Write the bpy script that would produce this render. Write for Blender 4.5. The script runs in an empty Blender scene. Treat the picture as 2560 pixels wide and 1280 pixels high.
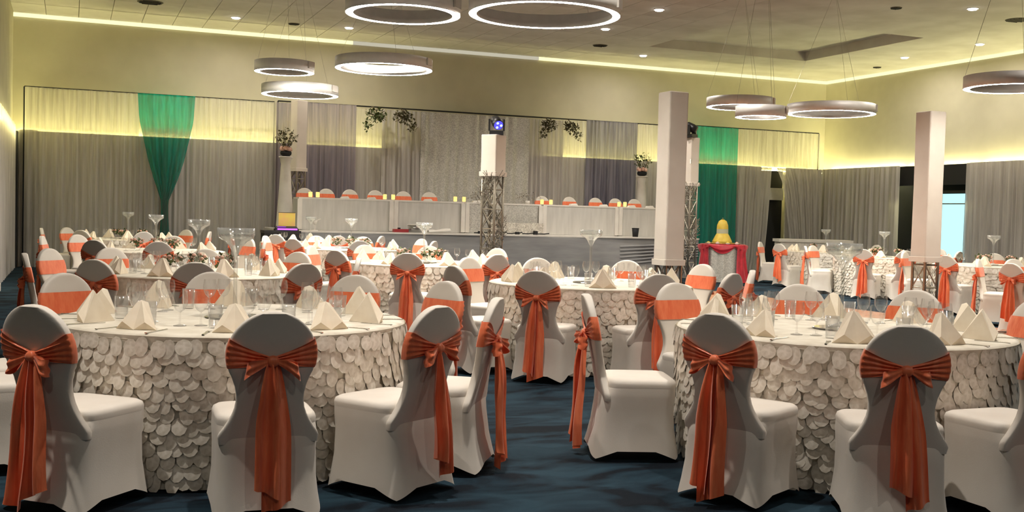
import bpy, math, random
from math import sin, cos, pi, radians, sqrt, atan2
from mathutils import Matrix, Vector

random.seed(7)
scene = bpy.context.scene
COL = scene.collection

# ------------------------------------------------------------------ camera, world, exposure
CAM_H = 1.364
cam_d = bpy.data.cameras.new('camera')
cam_d.sensor_fit = 'HORIZONTAL'
cam_d.sensor_width = 36.0
cam_d.lens = 36.0 * 2750.0 / 2560.0
cam_d.clip_start = 0.05
cam_d.clip_end = 200
cam = bpy.data.objects.new('camera', cam_d)
COL.objects.link(cam)
cam.matrix_world = (Matrix.Translation((0, 0, CAM_H)) @ Matrix.Rotation(radians(-21.9), 4, 'Z')
                    @ Matrix.Rotation(radians(90 - 2.06), 4, 'X') @ Matrix.Rotation(radians(1.5), 4, 'Z'))
scene.camera = cam

world = bpy.data.worlds.new('world')
scene.world = world
world.use_nodes = True
world.node_tree.nodes['Background'].inputs[0].default_value = (1.0, 0.93, 0.85, 1)
world.node_tree.nodes['Background'].inputs[1].default_value = 0.02

scene.view_settings.view_transform = 'Standard'
scene.view_settings.look = 'None'
scene.view_settings.gamma = 1.0
scene.view_settings.use_curve_mapping = False
scene.view_settings.exposure = 0.62
scene.cycles.max_bounces = 7
scene.cycles.diffuse_bounces = 4
scene.cycles.glossy_bounces = 3
scene.cycles.transmission_bounces = 4
scene.cycles.transparent_max_bounces = 24
scene.cycles.caustics_reflective = False
scene.cycles.caustics_refractive = False
scene.cycles.sample_clamp_indirect = 6.0

NEAR_W = 21.0        # the same for the added row behind the camera, dimmed
FRONT_W = 34.0       # and for the added row over the nearest tables
DOWN_W = 31.0         # watts of one added, unseen ceiling downlight
RING_E = 60.0          # emission of a ring pendant diffuser
LED_E = 31.0          # emission of the yellow strip behind the partition
COVE_E = 0.85         # emission of the strip along the ceiling edge

# ------------------------------------------------------------------ materials
def lin(r, g, b):
    def f(c):
        c /= 255.0
        return c / 12.92 if c <= 0.04045 else ((c + 0.055) / 1.055) ** 2.4
    return (f(r), f(g), f(b), 1.0)

def new_mat(name):
    m = bpy.data.materials.new(name)
    m.use_nodes = True
    nt = m.node_tree
    for n in list(nt.nodes):
        nt.nodes.remove(n)
    out = nt.nodes.new('ShaderNodeOutputMaterial')
    return m, nt, out

def noise_colour(nt, c0, c1, scale, stretch=(1, 1, 1), detail=3, lo=0.35, hi=0.65, coord='Object'):
    tc = nt.nodes.new('ShaderNodeTexCoord')
    mp = nt.nodes.new('ShaderNodeMapping')
    mp.inputs['Scale'].default_value = stretch
    nz = nt.nodes.new('ShaderNodeTexNoise')
    nz.inputs['Scale'].default_value = scale
    nz.inputs['Detail'].default_value = detail
    rp = nt.nodes.new('ShaderNodeValToRGB')
    rp.color_ramp.elements[0].position = lo
    rp.color_ramp.elements[1].position = hi
    rp.color_ramp.elements[0].color = c0
    rp.color_ramp.elements[1].color = c1
    nt.links.new(tc.outputs[coord], mp.inputs[0])
    nt.links.new(mp.outputs[0], nz.inputs['Vector'])
    nt.links.new(nz.outputs['Fac'], rp.inputs[0])
    return rp, nz

def pbr(name, c, rough=0.6, c2=None, scale=8, metallic=0.0, bump=0.0, bscale=60, stretch=(1, 1, 1), sheen=0.0,
        spec=0.5, lo=0.35, hi=0.65, coord='Object', emit=None, estr=0.0, coat=0.0):
    m, nt, out = new_mat(name)
    b = nt.nodes.new('ShaderNodeBsdfPrincipled')
    b.inputs['Base Color'].default_value = c
    b.inputs['Roughness'].default_value = rough
    b.inputs['Metallic'].default_value = metallic
    b.inputs['Specular IOR Level'].default_value = spec
    b.inputs['Sheen Weight'].default_value = sheen
    b.inputs['Coat Weight'].default_value = coat
    if emit:
        b.inputs['Emission Color'].default_value = emit
        b.inputs['Emission Strength'].default_value = estr
    if c2 is None:
        c2 = tuple(x * 0.93 for x in c[:3]) + (1,)
    rp, nz = noise_colour(nt, c, c2, scale, stretch, lo=lo, hi=hi, coord=coord)
    nt.links.new(rp.outputs[0], b.inputs['Base Color'])
    if bump > 0:
        n2 = nt.nodes.new('ShaderNodeTexNoise')
        n2.inputs['Scale'].default_value = bscale
        n2.inputs['Detail'].default_value = 2
        nt.links.new(rp.id_data.nodes[nz.name].inputs['Vector'].links[0].from_socket, n2.inputs['Vector'])
        bp = nt.nodes.new('ShaderNodeBump')
        bp.inputs['Strength'].default_value = bump
        bp.inputs['Distance'].default_value = 0.01
        nt.links.new(n2.outputs['Fac'], bp.inputs['Height'])
        nt.links.new(bp.outputs[0], b.inputs['Normal'])
    nt.links.new(b.outputs[0], out.inputs[0])
    return m

def emitter(name, c, s):
    m, nt, out = new_mat(name)
    e = nt.nodes.new('ShaderNodeEmission')
    e.inputs[0].default_value = c
    e.inputs[1].default_value = s
    nt.links.new(e.outputs[0], out.inputs[0])
    return m

def sheer(name, c, c2, alpha, trans=0.45, scale=3.0):
    m, nt, out = new_mat(name)
    rp, nz = noise_colour(nt, c, c2, scale, (6, 6, 0.25))
    d = nt.nodes.new('ShaderNodeBsdfDiffuse')
    t = nt.nodes.new('ShaderNodeBsdfTranslucent')
    tr = nt.nodes.new('ShaderNodeBsdfTransparent')
    nt.links.new(rp.outputs[0], d.inputs[0])
    nt.links.new(rp.outputs[0], t.inputs[0])
    m1 = nt.nodes.new('ShaderNodeMixShader')
    m1.inputs[0].default_value = trans
    nt.links.new(d.outputs[0], m1.inputs[1])
    nt.links.new(t.outputs[0], m1.inputs[2])
    m2 = nt.nodes.new('ShaderNodeMixShader')
    m2.inputs[0].default_value = alpha
    nt.links.new(tr.outputs[0], m2.inputs[1])
    nt.links.new(m1.outputs[0], m2.inputs[2])
    nt.links.new(m2.outputs[0], out.inputs[0])
    return m

def thin_glass(name, tint=(1, 1, 1, 1), base=0.06, gloss=0.55, milk=0.12):
    m, nt, out = new_mat(name)
    tr = nt.nodes.new('ShaderNodeBsdfTransparent')
    tr.inputs[0].default_value = tint
    gl = nt.nodes.new('ShaderNodeBsdfGlossy')
    gl.inputs['Roughness'].default_value = 0.06
    lw = nt.nodes.new('ShaderNodeLayerWeight')
    lw.inputs[0].default_value = 0.35
    ma = nt.nodes.new('ShaderNodeMath')
    ma.operation = 'MULTIPLY_ADD'
    ma.inputs[1].default_value = gloss
    ma.inputs[2].default_value = base
    nt.links.new(lw.outputs['Facing'], ma.inputs[0])
    mx = nt.nodes.new('ShaderNodeMixShader')
    nt.links.new(ma.outputs[0], mx.inputs[0])
    nt.links.new(tr.outputs[0], mx.inputs[1])
    df = nt.nodes.new('ShaderNodeBsdfDiffuse')
    df.inputs[0].default_value = (.85, .86, .84, 1)
    m0 = nt.nodes.new('ShaderNodeMixShader')
    m0.inputs[0].default_value = milk
    nt.links.new(gl.outputs[0], m0.inputs[1])
    nt.links.new(df.outputs[0], m0.inputs[2])
    nt.links.new(m0.outputs[0], mx.inputs[2])
    nt.links.new(mx.outputs[0], out.inputs[0])
    return m

def sequin(name, c0, c1, metallic=0.5, scale=55):
    m, nt, out = new_mat(name)
    b = nt.nodes.new('ShaderNodeBsdfPrincipled')
    b.inputs['Roughness'].default_value = 0.38
    b.inputs['Metallic'].default_value = metallic
    tc = nt.nodes.new('ShaderNodeTexCoord')
    v = nt.nodes.new('ShaderNodeTexVoronoi')
    v.inputs['Scale'].default_value = scale
    nt.links.new(tc.outputs['Object'], v.inputs['Vector'])
    rp = nt.nodes.new('ShaderNodeValToRGB')
    rp.color_ramp.elements[0].color = c0
    rp.color_ramp.elements[1].color = c1
    sp = nt.nodes.new('ShaderNodeSeparateColor')
    nt.links.new(v.outputs['Color'], sp.inputs[0])
    nt.links.new(sp.outputs[0], rp.inputs[0])
    nt.links.new(rp.outputs[0], b.inputs['Base Color'])
    bp = nt.nodes.new('ShaderNodeBump')
    bp.inputs['Strength'].default_value = 0.6
    bp.inputs['Distance'].default_value = 0.01
    nt.links.new(sp.outputs[1], bp.inputs['Height'])
    nt.links.new(bp.outputs[0], b.inputs['Normal'])
    nt.links.new(b.outputs[0], out.inputs[0])
    return m

def carpet_mat():
    m, nt, out = new_mat('carpet')
    b = nt.nodes.new('ShaderNodeBsdfPrincipled')
    b.inputs['Roughness'].default_value = 0.95
    b.inputs['Specular IOR Level'].default_value = 0.15
    tc = nt.nodes.new('ShaderNodeTexCoord')
    mp = nt.nodes.new('ShaderNodeMapping')
    mp.inputs['Rotation'].default_value = (0, 0, radians(-12))
    mp.inputs['Scale'].default_value = (1.0, 2.0, 1)
    nz = nt.nodes.new('ShaderNodeTexNoise')
    nz.inputs['Scale'].default_value = 1.9
    nz.inputs['Detail'].default_value = 9
    nz.inputs['Distortion'].default_value = 0.8
    rp = nt.nodes.new('ShaderNodeValToRGB')
    e = rp.color_ramp.elements
    e[0].position = 0.40
    e[0].color = lin(14, 22, 30)
    e[1].position = 0.62
    e[1].color = lin(36, 58, 70)
    x = e.new(0.47)
    x.color = lin(24, 41, 52)
    nt.links.new(tc.outputs['Object'], mp.inputs[0])
    nt.links.new(mp.outputs[0], nz.inputs['Vector'])
    nt.links.new(nz.outputs['Fac'], rp.inputs[0])
    nt.links.new(rp.outputs[0], b.inputs['Base Color'])
    n2 = nt.nodes.new('ShaderNodeTexNoise')
    n2.inputs['Scale'].default_value = 220
    nt.links.new(tc.outputs['Object'], n2.inputs['Vector'])
    bp = nt.nodes.new('ShaderNodeBump')
    bp.inputs['Strength'].default_value = 0.5
    bp.inputs['Distance'].default_value = 0.006
    nt.links.new(n2.outputs['Fac'], bp.inputs['Height'])
    nt.links.new(bp.outputs[0], b.inputs['Normal'])
    nt.links.new(b.outputs[0], out.inputs[0])
    return m

def wood_mat():
    m, nt, out = new_mat('dance floor wood')
    b = nt.nodes.new('ShaderNodeBsdfPrincipled')
    b.inputs['Roughness'].default_value = 0.45
    rp, nz = noise_colour(nt, lin(132, 88, 62), lin(170, 118, 86), 3.0, (1, 9, 1), detail=5)
    nt.links.new(rp.outputs[0], b.inputs['Base Color'])
    nt.links.new(b.outputs[0], out.inputs[0])
    return m

M = {}
M['carpet'] = carpet_mat()
M['wood'] = wood_mat()
M['wall'] = pbr('painted wall', lin(206, 200, 176), 0.85, lin(198, 192, 168), 1.5)
M['ceiling'] = pbr('ceiling board', lin(208, 203, 196), 0.9, lin(190, 184, 176), 1.2, bump=0.25, bscale=9)
M['joint'] = pbr('ceiling joint', lin(96, 90, 76), 0.9)
M['partition'] = pbr('grey partition', lin(206, 202, 194), 0.9)
M['black'] = pbr('black', lin(18, 18, 20), 0.7)
M['blackmetal'] = pbr('black metal', lin(24, 24, 26), 0.4)
M['cover'] = pbr('stretch chair cover', lin(226, 219, 208), 0.62, lin(220, 212, 200), 5, sheen=0.15, bump=0.04, bscale=180)
M['sash'] = pbr('coral satin', lin(250, 134, 88), 0.40, lin(240, 112, 68), 14, sheen=0.25, bump=0.15, bscale=30, stretch=(3, 3, 0.5))
M['red'] = pbr('red satin', lin(206, 44, 60), 0.4, lin(176, 28, 46), 9, sheen=0.2)
M['cloth'] = pbr('champagne cloth', lin(226, 219, 202), 0.6, lin(208, 199, 180), 9, bump=0.3, bscale=22)
M['petal'] = pbr('satin petal', lin(242, 236, 224), 0.34, lin(216, 208, 192), 3, coord='Generated', spec=0.6)
M['petal2'] = pbr('satin petal mix', lin(242, 236, 224), 0.34, lin(210, 202, 186), 16, spec=0.6)
M['napkin'] = pbr('cream napkin', lin(240, 228, 206), 0.7, lin(232, 218, 194), 12)
M['white'] = pbr('white cotton', lin(222, 217, 208), 0.75, lin(210, 204, 195), 3)
M['greycloth'] = pbr('grey table skirt', lin(198, 195, 188), 0.75, lin(186, 183, 176), 3, stretch=(4, 4, .5))
M['stagecloth'] = pbr('stage skirt', lin(152, 151, 150), 0.6, lin(134, 133, 134), 2, stretch=(.6, .6, 4))
M['sheer'] = sheer('white sheer', lin(234, 230, 222), lin(206, 201, 192), 0.52)
M['sheergrey'] = sheer('grey sheer', lin(214, 209, 203), lin(192, 187, 181), 0.90, 0.25)
M['teal'] = sheer('teal sheer', lin(26, 174, 156), lin(18, 150, 134), 0.80, 0.5)
M['purple'] = sheer('mauve sheer', lin(172, 162, 168), lin(146, 140, 152), 0.86, 0.3)
M['purpledark'] = sheer('slate sheer', lin(156, 153, 164), lin(112, 110, 126), 0.84, 0.3)
M['sequin'] = sequin('silver sequin', lin(172, 170, 162), lin(212, 209, 200), 0.3, 60)
M['sequinw'] = sequin('white sequin', lin(186, 180, 168), lin(242, 238, 226), 0.3, 45)
M['alu'] = pbr('brushed aluminium', lin(190, 186, 178), 0.35, metallic=0.85)
M['ringmetal'] = pbr('ring housing', lin(236, 234, 230), 0.5, metallic=0.2)
M['chrome'] = pbr('cutlery steel', lin(200, 198, 192), 0.2, metallic=0.95)
M['truss'] = pbr('truss aluminium', lin(170, 162, 148), 0.35, metallic=0.7)
M['glass'] = thin_glass('clear glass')
M['vase'] = thin_glass('vase glass', (0.95, 0.96, 0.95, 1), 0.16, 0.6, 0.45)
M['mirror'] = pbr('mirror plate', lin(225, 225, 222), 0.08, metallic=0.9)
M['tower'] = pbr('tower sleeve', lin(224, 214, 202), 0.7, lin(216, 205, 192), 2)
M['ring'] = emitter('ring diffuser', (1.0, 0.94, 0.84, 1), RING_E)
M['led'] = emitter('yellow led strip', (1.0, 0.94, 0.42, 1), LED_E)
M['led2'] = emitter('strong yellow led strip', (1.0, 0.94, 0.46, 1), LED_E * 1.9)
M['cove'] = emitter('cove strip', (1.0, 0.93, 0.50, 1), COVE_E)
M['covedim'] = emitter('dim cove strip', (1.0, 0.93, 0.72, 1), COVE_E * 0.42)
M['lens'] = emitter('downlight lens', (1.0, 0.96, 0.9, 1), 14)
M['flame'] = emitter('candle glow', (1.0, 0.62, 0.16, 1), 1.5)
M['bluelight'] = emitter('blue beam lens', (0.06, 0.05, 1.0, 1), 1.6)
M['bluewhite'] = emitter('blue white lens', (0.5, 0.8, 1.0, 1), 1.6)
M['purplelight'] = emitter('purple led', (0.55, 0.12, 1.0, 1), 1.4)
M['screen'] = emitter('blue lit glass', (0.42, 0.90, 1.0, 1), 1.0)
M['leaf'] = pbr('leaf', lin(92, 104, 54), 0.6, lin(62, 74, 36), 20)
M['leafdry'] = pbr('dry leaf', lin(104, 98, 66), 0.7, lin(74, 70, 46), 20)
M['twig'] = pbr('silver twig', lin(176, 168, 154), 0.5, lin(120, 112, 98), 30)
M['stem'] = pbr('brown stem', lin(84, 70, 46), 0.8)
M['blush'] = pbr('blush flower', lin(226, 186, 168), 0.7, lin(206, 158, 138), 20)
M['yellow'] = pbr('yellow icing', lin(224, 196, 84), 0.55, lin(210, 178, 60), 9)
M['paleblue'] = pbr('pale ribbon', lin(190, 190, 160), 0.5)
M['gold'] = pbr('gold tray', lin(200, 170, 90), 0.3, metallic=0.7)
M['poster'] = pbr('yellow board', lin(224, 200, 90), 0.6, lin(226, 178, 110), 2, coord='Generated')
M['crate'] = pbr('red plastic', lin(150, 40, 44), 0.5)
M['clearbox'] = thin_glass('tub plastic', (0.9, 0.9, 0.9, 1), 0.25, 0.4)

# ------------------------------------------------------------------ mesh helpers
class MB:
    def __init__(s):
        s.v, s.f = [], []
    def add(s, v, f):
        o = len(s.v)
        s.v += [tuple(p) for p in v]
        s.f += [tuple(i + o for i in q) for q in f]
        return s
    def box(s, x0, x1, y0, y1, z0, z1):
        return s.add([(x0, y0, z0), (x1, y0, z0), (x1, y1, z0), (x0, y1, z0), (x0, y0, z1), (x1, y0, z1), (x1, y1, z1), (x0, y1, z1)],
                     [(0, 3, 2, 1), (4, 5, 6, 7), (0, 1, 5, 4), (1, 2, 6, 5), (2, 3, 7, 6), (3, 0, 4, 7)])
    def loft(s, rings, cap0=True, cap1=True, closed=True):
        n = len(rings[0])
        v = [p for r in rings for p in r]
        f = []
        for i in range(len(rings) - 1):
            for j in range(n if closed else n - 1):
                k = (j + 1) % n
                f.append((i * n + j, i * n + k, (i + 1) * n + k, (i + 1) * n + j))
        if cap0:
            f.append(tuple(range(n - 1, -1, -1)))
        if cap1:
            f.append(tuple((len(rings) - 1) * n + j for j in range(n)))
        return s.add(v, f)
    def lathe(s, prof, n=16, c=(0, 0, 0), cap0=True, cap1=True):
        return s.loft([[(c[0] + r * cos(2 * pi * j / n), c[1] + r * sin(2 * pi * j / n), c[2] + z) for j in range(n)] for r, z in prof], cap0, cap1)
    def bar(s, a, b, r, n=6):
        a, b = Vector(a), Vector(b)
        d = (b - a).normalized()
        u = d.orthogonal().normalized()
        w = d.cross(u)
        return s.loft([[p + (u * cos(2 * pi * j / n) + w * sin(2 * pi * j / n)) * r for j in range(n)] for p in (a, b)])
    def grid(s, fn, nu, nv):
        v = [fn(i / nu, j / nv) for j in range(nv + 1) for i in range(nu + 1)]
        f = [(j * (nu + 1) + i, j * (nu + 1) + i + 1, (j + 1) * (nu + 1) + i + 1, (j + 1) * (nu + 1) + i) for j in range(nv) for i in range(nu)]
        return s.add(v, f)
    def mesh(s, name, m, smooth=False):
        me = bpy.data.meshes.new(name)
        me.from_pydata(s.v, [], s.f)
        me.materials.append(m)
        if smooth:
            me.polygons.foreach_set('use_smooth', [True] * len(me.polygons))
            if smooth > 1:
                me.set_sharp_from_angle(angle=radians(smooth))
        me.update()
        return me
    def build(s, name, m, parent=None, smooth=False, loc=(0, 0, 0), rz=0.0):
        return place(name, s.mesh(name, m, smooth), parent, loc, rz)

def place(name, me, parent=None, loc=(0, 0, 0), rz=0.0):
    o = bpy.data.objects.new(name, me)
    COL.objects.link(o)
    o.location = loc
    o.rotation_euler = (0, 0, rz)
    o.parent = parent
    return o

def tag(o, label, cat, group=None, kind=None):
    o['label'] = label
    o['category'] = cat
    if group:
        o['group'] = group
    if kind:
        o['kind'] = kind
    return o

def thing(name, label, cat, loc=(0, 0, 0), rz=0.0, group=None):
    o = bpy.data.objects.new(name, None)
    o.empty_display_size = 0.1
    COL.objects.link(o)
    o.location = loc
    o.rotation_euler = (0, 0, rz)
    return tag(o, label, cat, group)

def struct(o, label=None):
    o['kind'] = 'structure'
    if label:
        o['label'] = label
    return o

KIDS = {}
def copy_tree(root, loc, rz, label, group=None):
    if root not in KIDS:
        KIDS[root] = [(c, list(c.children)) for c in root.children]
    r = root.copy()
    COL.objects.link(r)
    r.location = loc
    r.rotation_euler = (0, 0, rz)
    r['label'] = label
    if group:
        r['group'] = group
    for c, gs in KIDS[root]:
        k = c.copy()
        COL.objects.link(k)
        k.parent = r
        for g in gs:
            q = g.copy()
            COL.objects.link(q)
            q.parent = k
    return r

# ------------------------------------------------------------------ room shell
XL, XR, YB, YF, ZC = -1.2, 20.3, 26.4, -9.0, 5.51
XFAR = -5.0
LEDGE = 2.94

struct(MB().box(XFAR, XR + 3, YF, YB + .3, -0.1, 0.0).build('floor', M['carpet']), 'dark navy carpet with black wavy streaks')
struct(MB().box(-1.5, XR + .3, YB, YB + .2, 0, 6.0).build('wall_back', M['wall']), 'tall cream wall lit yellow from below')
struct(MB().box(XL - .25, XL, 19.0, YB, 0, 6.0).build('wall_left', M['wall']), 'cream side wall at the left edge')
struct(MB().box(XFAR, XL, 18.8, 19.0, 0, 6.0).build('wall_left_return', M['wall']))
struct(MB().box(XFAR - .2, XFAR, YF, 19.0, 0, 6.0).build('wall_left_front', M['wall']))
struct(MB().box(XFAR - .2, XR + .3, YF - .2, YF, 0, 6.0).build('wall_front', M['wall']))
# right wall with an opening below the ledge
wr = struct(MB().box(XR, XR + .2, YF, YB, LEDGE, 6.0).build('wall_right', M['wall']), 'tall cream right wall glowing yellow along the drapes')
# lower partitions in front of the walls (their tops hide the yellow strip)
PB = 26.02
struct(MB().box(XL, 17.9, PB, PB + .05, 0, LEDGE).box(18.75, XR - .35, PB, PB + .05, 0, LEDGE).build('wall_back_lower', M['partition']))
PR = XR - 0.33
DY0, DY1 = 20.45, 22.9
struct(MB().box(PR, PR + .05, YF, DY0, 0, LEDGE).box(PR, PR + .05, DY1, PB, 0, LEDGE).build('wall_right_lower', M['partition']))
struct(MB().box(PR, PR + .05, DY0, DY1, 2.42, LEDGE - .02).build('trim_1', M['black']), 'black header above the doorway')
struct(MB().box(XL + .01, XL + .14, 25.55, 25.95, 0, 2.9).build('dark_gap_box', M['black']), 'black box darkening the slit in the left back corner')  # black box stands in for the shade inside the corner gap
# dark passage behind the right opening and behind the gap in the back drapes
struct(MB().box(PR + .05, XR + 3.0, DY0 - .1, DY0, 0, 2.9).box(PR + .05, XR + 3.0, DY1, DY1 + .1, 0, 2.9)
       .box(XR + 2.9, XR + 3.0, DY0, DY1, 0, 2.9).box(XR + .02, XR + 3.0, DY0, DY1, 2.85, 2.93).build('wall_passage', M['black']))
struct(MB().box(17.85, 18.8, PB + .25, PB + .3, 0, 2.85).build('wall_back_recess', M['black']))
struct(MB().box(17.9, 18.75, PB + .12, PB + .2, 2.02, 2.36).build('trim_2', M['partition']), 'beige beam in the dark gap between drapes')

# blue lit glass door in the passage
d = thing('glass_door', 'glass door glowing pale blue in the dark opening on the right', 'door', (PR + .06, 20.97, 0))
MB().box(.02, .05, -.40, .40, .10, 2.20).build('pane', M['screen'], d)
MB().box(0, .07, -.48, -.40, 0, 2.28).box(0, .07, .40, .48, 0, 2.28).box(0, .07, -.40, .40, 2.20, 2.28).box(0, .07, -.40, .40, 0, .10).build('door_frame', M['blackmetal'], d)
MB().box(-.01, .02, -.40, .40, 1.94, 1.97).build('crossbar', M['alu'], d)
d['kind'] = 'structure'
d.name = 'door_1'

# yellow strips hidden behind the partition tops
def strip(name, label, x0, x1, y0, y1, z, m='led'):
    o = MB().box(x0, x1, y0, y1, z, z + .02).build(name, M[m])
    return tag(o, label, 'led strip')
strip('led_strip', 'yellow light strip behind the left sheer curtains', XL + .1, 7.1, YB - .07, YB, LEDGE - .10)
strip('led_strip', 'yellow light strip behind the right sheer curtains', 11.5, XR - .1, YB - .07, YB, LEDGE - .10)
strip('led_strip', 'yellow light strip along the ledge of the right wall', XR - .07, XR, 8.0, PB, LEDGE - .10, 'led2')
strip('led_strip', 'yellow light strip along the ledge of the left wall', XL, XL + .05, 19.2, PB, LEDGE - .06)

# ceiling: slab, boards in the left part, plain soffit with a shallow coffer on the right
ce = struct(MB().box(XFAR, 12.0, YF, YB, ZC + .03, ZC + .2).build('ceiling', M['joint']), 'grey ceiling of wide boards with dark joints')
PX, PY = 0.64, 1.30
nx = int((12.0 - XL) / PX)
pitch_x = (12.0 - XL) / nx
tile = MB().box(.006, pitch_x - .006, .004, PY - .004, 0, .03).mesh('ceiling_board', M['ceiling'])
for i in range(nx):
    for j in range(8):
        place('ceiling_board', tile, ce, (XL + i * pitch_x, YB - .02 - (j + 1) * PY, ZC))
MB().box(XFAR, 12.0, YF, YB - .02 - 8 * PY, ZC, ZC + .04).build('ceiling_soffit', M['ceiling'], ce)
cx0, cx1, cy0, cy1 = 12.8, 17.3, 19.2, 23.4
so = MB()
so.box(12.0, XR, YF, cy0, ZC, ZC + .23).box(12.0, XR, cy1, YB, ZC, ZC + .23).box(12.0, cx0, cy0, cy1, ZC, ZC + .23).box(cx1, XR, cy0, cy1, ZC, ZC + .23)
so.box(cx0, cx1, cy0, cy1, ZC + .22, ZC + .3)
so.build('ceiling_coffer', M['ceiling'], ce)

# light cove running along the ceiling edge
def cove(name, m, x0, x1, y0, y1):
    return struct(MB().box(x0, x1, y0, y1, ZC - .085, ZC - .005).build(name, M[m]), 'pale yellow lit strip along the ceiling edge')
cove('trim_3', 'cove', XL, 6.3, YB - .05, YB)
cove('trim_4', 'covedim', 6.3, 11.2, YB - .05, YB)
cove('trim_5', 'cove', 11.2, XR, YB - .05, YB)
cove('trim_6', 'cove', XR - .05, XR, 8.0, YB - .05)

# ------------------------------------------------------------------ lamps of the room and added unseen spotlights
def downlight(x, y, label, z=ZC, w=None, spread=95):
    t = thing('downlight', label, 'downlight', (x, y, z), 0, 'recessed ceiling downlights')
    MB().lathe([(.085, -.004), (.105, -.012), (.11, 0)], 20).build('trim_ring', M['white'], t)
    MB().lathe([(.075, -.030), (.078, -.016)], 20).build('lens', M['lens'], t)
    l = bpy.data.lights.new('bulb', 'AREA')
    l.shape = 'DISK'
    l.size = 0.14
    l.energy = w or DOWN_W
    l.color = (1.0, 0.92, 0.83)
    l.spread = radians(spread)
    o = bpy.data.objects.new('bulb', l)
    COL.objects.link(o)
    o.location = (0, 0, -.04)
    o.parent = t
for x, y, w in ((3.27, 24.5, 'on the boards left of the small ring pendants'), (5.76, 24.5, 'below the left big ring pendant, near the cove'),
                (10.78, 21.7, 'touching the lower right rim of the largest ring pendant'), (10.7, 19.2, 'right of the largest ring pendant at the top edge'),
                (13.35, 24.7, 'near the cove above the tall white sleeve'), (15.74, 16.2, 'nearest the top right corner'),
                (18.9, 19.2, 'in the row along the right wall, nearer one'), (18.9, 21.6, 'in the row along the right wall, farther one')):
    downlight(x, y, 'small round ceiling spotlight ' + w, w=30.0 if y > 24 or x > 18 else 62.0, spread=172 if y > 24 or x > 18 else 140)
for y in (-1.0, 5.2, 9.8, 14.2):  # unseen spotlights added to light tables and chairs from overhead and behind
    for x in (-1.4, 1.8, 5.0, 8.6, 12.6):
        if y > 9 and x < -1:
            continue
        downlight(x, y, 'added ceiling spotlight beyond the picture top %s, %s' % ({-1.0: 'behind the viewer', 5.2: 'over the front tables', 9.8: 'over the second tables'}.get(y, 'over the third tables'),
                                                                             ['leftmost', 'second from left', 'third from left', 'second from right', 'rightmost'][(-1.4, 1.8, 5.0, 8.6, 12.6).index(x)]), w=NEAR_W if y < 3 else (FRONT_W if y < 6 else DOWN_W), spread=140 if y < 3 else 95)
for x, y, w in ((1.0, 18.5, 'left'), (5.5, 18.3, 'middle')):  # two more unseen spotlights added for light over the fourth tables
    downlight(x, y, 'added ceiling spotlight beyond the picture top over the fourth %s table' % w)

def ring(x, y, z, r, label, tilt=0.0):
    t = thing('ring_pendant', label, 'pendant lamp', (x, y, z), 0, 'ring pendant lamps')
    n = 56
    def prof(pts):
        mb = MB()
        mb.loft([[(rr * cos(2 * pi * j / n), rr * sin(2 * pi * j / n), zz) for j in range(n)] for rr, zz in pts + pts[:1]], False, False)
        return mb
    prof([(r - .090, .0), (r - .086, .0), (r - .086, .012), (r - .002, .012), (r - .002, .0), (r + .002, .0), (r + .002, .17), (r - .012, .17), (r - .012, .055), (r - .090, .055)]).build('housing', M['ringmetal'], t, True)
    prof([(r - .085, .002), (r - .003, .002), (r - .003, .0115), (r - .085, .0115)]).build('diffuser', M['ring'], t)
    w = MB()
    for k in range(3):
        a = 2 * pi * k / 3 + .5
        w.bar(((r - .006) * cos(a), (r - .006) * sin(a), .17), (.04 * cos(a), .04 * sin(a), ZC - z - .02), .0025, 4)
    w.build('suspension_wire', M['alu'], t)
    MB().lathe([(.07, ZC - z - .04), (.07, ZC - z - .002)], 16).build('ceiling_canopy', M['alu'], t)
    for k in range(2):
        a = -.7 + k * 1.9
        b = MB().box(-.09, .09, -.012, .012, .05, .165).build('driver_box', M['white'], t)
        b.location = ((r + .012) * cos(a), (r + .012) * sin(a), 0)
        b.rotation_euler = (0, 0, a + pi / 2)
for a in ((3.48, 12.17, 3.62, .65, 'big glowing ring pendant at the top, left of the largest ring'),
          (4.97, 11.57, 3.65, .86, 'largest glowing ring pendant at the top centre'),
          (3.22, 18.2, 3.62, .48, 'smallest ring pendant of the left trio, upper left'),
          (4.73, 17.6, 3.71, .79, 'wide ring pendant of the left trio, on the right'),
          (3.75, 19.6, 3.41, .67, 'lowest ring pendant of the left trio, above the grey sleeve'),
          (11.27, 17.12, 3.45, .60, 'upper left ring pendant of the trio over the dance floor'),
          (9.88, 14.43, 2.99, .385, 'smallest ring pendant of the trio over the dance floor'),
          (12.81, 16.5, 3.37, .78, 'widest ring pendant of the trio, before the right corner'),
          (11.89, 11.47, 3.28, .62, 'ring pendant cut off by the right picture edge')):
    ring(*a)

# ceiling vents and speakers
def vent(x, y, r, label):
    t = thing('ceiling_vent', label, 'vent', (x, y, ZC - .002))
    MB().lathe([(r, -.012), (r * 1.08, 0)], 20).build('rim', M['joint'], t)
    for k in range(-2, 3):
        h = sqrt(max(.01, 1 - (k * .36) ** 2)) * r * .9
        MB().box(-h, h, k * r * .36 - .008, k * r * .36 + .008, -.022, -.012).build('slat', M['black'], t)
vent(1.45, 23.6, .24, 'round grey ceiling vent at the top edge on the left')
vent(4.55, 24.65, .12, 'small round ceiling vent above the small ring pendants')
vent(11.71, 23.83, .17, 'dark round ceiling vent right of the big ring pendants')
vent(17.33, 16.64, .22, 'dark round ceiling vent near the right picture edge')
vent(14.49, 16.84, .10, 'small dark ceiling sensor near the top right')
vent(19.5, 23.3, .10, 'small dark ceiling sensor by the right wall cove')

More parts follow.
